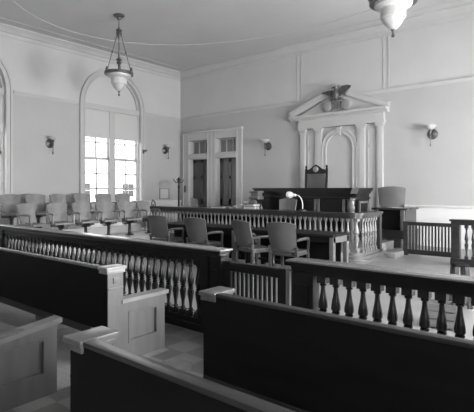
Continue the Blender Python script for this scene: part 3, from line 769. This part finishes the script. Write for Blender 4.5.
# ------------------------------------------------------------------ counsel tables
def counsel_table(label, x0, x1):
    org = ((x0 + x1) / 2, 7.1, 0)
    t = thing('counsel_table', label, 'table', org, 0, 'counsel tables before the bench')
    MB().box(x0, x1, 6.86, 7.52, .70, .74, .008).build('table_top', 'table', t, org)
    MB().box(x0 + .06, x1 - .03, 6.92, 6.94, .6, .7).box(x0 + .06, x1 - .03, 7.41, 7.43, .6, .7).box(x0 + .06, x0 + .08, 6.93, 7.42, .6, .7).build('apron', 'table', t, org)
    MB().box(x0 + .1, x1 - .08, 7.3, 7.32, .06, .62).build('modesty_panel', 'darkback', t, org)
    MB().box(x1 - .035, x1 - .005, 6.9, 7.48, .6, .7).build('end_apron', 'tableleg', t, org)
    for x in (x0 + .08, x1 - .045):
        for y in (6.93, 7.43): MB().box(x - .04, x + .04, y - .04, y + .04, 0, .7, .005).build('leg', 'tableleg' if x > x0 + .5 else 'table', t, org)
    MB().box(x0 + .08, x1 - .05, 7.1, 7.14, .14, .18).build('stretcher', 'table', t, org)
counsel_table('dark counsel table with pale end legs on the open-floor side', -5.5, -3.58)
counsel_table('dark counsel table on the jury side, beyond the second pair of armchairs', -8.0, -5.72)
t = thing('waste_basket', 'small wicker waste basket under the counsel table beside the gate-end armchair', 'basket', (-3.95, 7.85, 0))
MB().lathe([(0, 0), (.12, 0), (.15, .3), (.16, .31), (.15, .32), (.14, .3), (.115, .015), (0, .015)], seg=20).build('body', 'basket', t)
MB().tube([(.155 * math.cos(2 * PI * k / 20), .155 * math.sin(2 * PI * k / 20), .32) for k in range(20)], .012, 6, True).build('rim', 'basket', t)

# coat stand, framed notice, fittings
t = thing('coat_stand', 'tall dark coat stand with hooked arms in the far corner', 'coat stand', (-12.1, 11.4, 0))
MB().lathe([(0, .08), (.05, .08), (.06, .2), (.035, .4), (.035, 1.55), (.05, 1.6), (.03, 1.66), (.03, 1.84), (.05, 1.88), (.02, 1.93), (0, 1.95)], seg=12).build('pole', 'dark', t)
for k in range(4):
    a = PI / 2 * k + .5; c, s_ = math.cos(a), math.sin(a)
    MB().tube([(.03 * c, .03 * s_, .25), (.15 * c, .15 * s_, .12), (.28 * c, .28 * s_, .02)], .022, 8).build('foot', 'dark', t)
    MB().tube([(.02 * c, .02 * s_, 1.74), (.12 * c, .12 * s_, 1.76), (.19 * c, .19 * s_, 1.84), (.2 * c, .2 * s_, 1.88)], .013, 7).build('hook', 'dark', t)
t = thing('framed_notice', 'pale framed notice hanging low on the window wall near the corner', 'picture', (XL, 11.75, 1.14))
MB().ring([(-.24, 0), (.24, 0), (.24, .4), (-.24, .4)], [(-.22, .02), (.22, .02), (.22, .38), (-.22, .38)], 'x', .0, .02, True).build('frame', 'noticeframe', t)
MB().box(0.001, .015, -.215, .215, .025, .375).build('sheet', 'paper', t)
t = thing('window_catch', 'small black bracket fixed to the arched window casing nearest the corner', 'bracket', (XL + .085, 10.68, 2.88))
MB().box(0, .015, -.03, .03, -.07, .07, .004).build('plate', 'iron', t)
MB().prism([(.0, -.03), (.16, .0), (.2, .05), (.12, .07), (0, .04)], 'y', -.02, .02).build('flag', 'iron', t)
t = thing('switch_plate', 'narrow dark plate on the door casing beside the coat stand', 'switch', (-12.95, YB - .06, 1.52))
MB().box(-.035, .035, -.02, 0, -.13, .13, .005).build('plate', 'iron', t)
MB().box(-.01, .01, -.035, -.02, -.03, .03, .003).build('toggle', 'bronze', t)

# low stool and box on the open floor
t = thing('low_stool', 'low dark stool with splayed legs on the open floor beyond the bar', 'stool', (-1.5, 6.3, 0), .6)
MB().box(-.09, .09, -.08, .08, .52, .56, .012).build('seat', 'darkback', t)
for sx in (-1, 1):
    for sy in (-1, 1): MB().bar((sx * .06, sy * .05, .53), (sx * .09, sy * .09, 0), .05).build('leg', 'dark', t)
for sy in (-1, 1): MB().bar((-.08, sy * .075, .2), (.08, sy * .075, .2), .025).build('stretcher', 'dark', t)
t = thing('slatted_crate', 'small pale slatted crate on the floor behind the bulbous balusters', 'crate', (-1.43, 5.25, 0), .2)
for k in range(3):
    z = .03 + k * .085
    MB().box(-.15, .15, -.11, -.098, z, z + .07).box(-.15, .15, .098, .11, z, z + .07).box(-.15, -.138, -.1, .1, z, z + .07).box(.138, .15, -.1, .1, z, z + .07).build('slat_course', 'crate', t)
for sx in (-1, 1):
    for sy in (-1, 1): MB().box(sx * .13 - .012, sx * .13 + .012, sy * .09 - .01, sy * .09 + .01, 0, .29).build('corner_post', 'crate', t)
MB().box(-.14, .14, -.1, .1, .02, .03).build('base', 'crate', t)

# ------------------------------------------------------------------ pews
def pew(label, xe, sg, xf, yb, zt, end_m, cap_m='cap', slope=0.0, rail_m='dark'):
    """xe: aisle end, sg: +1 when the pew runs to +x, xf: far end, yb: rear face of the back"""
    org = ((xe + xf) / 2, yb + .3, 0)
    t = thing('pew', label, 'pew', org, 0, 'public pews')
    X = lambda a: xe + sg * a
    def bx(mb, a0, a1, *r): return mb.box(min(X(a0), X(a1)), max(X(a0), X(a1)), *r)
    L = abs(xf - xe)
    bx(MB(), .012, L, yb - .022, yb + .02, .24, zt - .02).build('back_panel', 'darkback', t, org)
    bx(MB(), .02, L, yb - .034, yb - .022, .24, .3).build('lower_moulding', 'dark', t, org)
    bx(MB(), .1, L, yb - .03, yb + .03, zt - .022, zt, .003).build('top_rail', rail_m, t, org)
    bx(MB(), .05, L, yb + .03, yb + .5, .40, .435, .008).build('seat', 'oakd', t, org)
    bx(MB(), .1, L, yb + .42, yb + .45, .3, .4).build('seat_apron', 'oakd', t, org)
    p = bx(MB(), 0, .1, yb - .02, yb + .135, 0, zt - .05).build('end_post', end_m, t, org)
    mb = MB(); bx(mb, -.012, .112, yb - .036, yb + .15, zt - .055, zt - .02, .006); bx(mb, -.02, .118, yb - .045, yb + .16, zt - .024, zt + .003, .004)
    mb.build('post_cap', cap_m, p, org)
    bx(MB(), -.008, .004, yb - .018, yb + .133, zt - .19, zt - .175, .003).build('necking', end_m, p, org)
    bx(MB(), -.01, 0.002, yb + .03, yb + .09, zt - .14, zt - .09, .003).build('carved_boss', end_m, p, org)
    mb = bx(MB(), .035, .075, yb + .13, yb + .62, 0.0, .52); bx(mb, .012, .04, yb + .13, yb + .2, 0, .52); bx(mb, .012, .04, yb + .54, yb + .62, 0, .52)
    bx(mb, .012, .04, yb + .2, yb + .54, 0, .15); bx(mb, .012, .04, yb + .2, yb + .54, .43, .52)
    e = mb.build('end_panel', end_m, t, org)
    y0, y1 = yb + .2, yb + .54; z0, z1 = .15, .43
    f0, f1 = (X(.006), X(.04))
    MB().ring([(y0, z0), (y1, z0), (y1, z1), (y0, z1)], [(y0 + .025, z0 + .025), (y1 - .025, z0 + .025), (y1 - .025, z1 - .025), (y0 + .025, z1 - .025)], 'x', min(f0, f1), max(f0, f1), True).build('panel_moulding', end_m, e, org)
    ax = sorted((X(-.012), X(.1)))
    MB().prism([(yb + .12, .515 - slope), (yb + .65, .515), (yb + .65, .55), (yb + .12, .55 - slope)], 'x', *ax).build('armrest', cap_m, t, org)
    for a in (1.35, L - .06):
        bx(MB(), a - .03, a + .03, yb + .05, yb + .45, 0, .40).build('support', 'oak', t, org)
    return t
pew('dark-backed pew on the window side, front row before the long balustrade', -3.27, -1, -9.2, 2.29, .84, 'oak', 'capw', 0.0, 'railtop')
pew('window-side pew of the second row showing its darker end panel', -3.16, -1, -9.0, 1.14, .84, 'oakd', 'cap', .06)
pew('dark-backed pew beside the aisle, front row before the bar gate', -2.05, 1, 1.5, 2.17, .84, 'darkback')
pew('dark pew of the second row with broad paler cap on its aisle end', -1.885, 1, 1.5, 1.13, .84, 'darkback')

# ------------------------------------------------------------------ outside
bld = thing('neighbouring_building', 'pale building with dark paned windows seen through the arched window', 'building', (-25, 14, -3))
MB().box(-30, -24, 6, 24, -3, 1.96).build('facade', 'facade', bld, (-25, 14, -3))
def P22(y): return y
for k in range(-2, 2):
    yc = 18.15 + k * 3.2
    w = MB().box(-24.02, -23.96, yc - .48, yc + .48, 1.0, 1.9).build('window_frame', 'facade', bld, (-25, 14, -3))
    mb = MB()
    for i in range(2):
        for j in range(2):
            ya = yc - .42 + i * .44; za = 1.05 + j * .42
            mb.box(-23.96, -23.94, ya, ya + .4, za, za + .38)
    mb.build('panes', 'outpane', w, (-25, 14, -3))
struct('ground', MB().box(-45, 40, -30, 45, -3.2, -3), 'ground')

# ------------------------------------------------------------------ light
w = bpy.data.worlds.new('World'); S.world = w; w.use_nodes = True
bg = w.node_tree.nodes['Background']; bg.inputs['Color'].default_value = (1, 1, 1, 1); bg.inputs['Strength'].default_value = 2.6
def area(name, loc, rot, sx, sy, e):
    l = bpy.data.lights.new(name, 'AREA'); l.shape = 'RECTANGLE'; l.size = sx; l.size_y = sy; l.energy = e
    o = bpy.data.objects.new(name, l); COL.objects.link(o); o.location = loc; o.rotation_euler = rot
    return o
for c, e in zip(WIN_Y, (220, 900, 1000)):
    area('daylight', (XR + .5, c, 2.9), (0, PI / 2, 0), 4.0, 2.2, e)          # outside the right-hand windows, shining in
for c in WIN_Y:
    p = area('sky_portal', (XL - .4, c, 3.0), (0, -PI / 2, 0), 4.4, 2.3, 1); p.data.cycles.is_portal = True

# ------------------------------------------------------------------ camera
cd = bpy.data.cameras.new('camera'); cam = bpy.data.objects.new('camera', cd); COL.objects.link(cam)
cam.location = (0, 0, 1.5); cam.rotation_euler = (PI / 2, 0, math.radians(39.43))
cd.sensor_width = 36.0; cd.lens = 456 / 474 * 36.0; cd.shift_y = -16.5 / 474; cd.clip_start = .05
S.camera = cam
S.view_settings.view_transform = 'Standard'; S.view_settings.look = 'None'
S.view_settings.exposure = 1.13; S.view_settings.gamma = 1.0; S.view_settings.use_curve_mapping = False
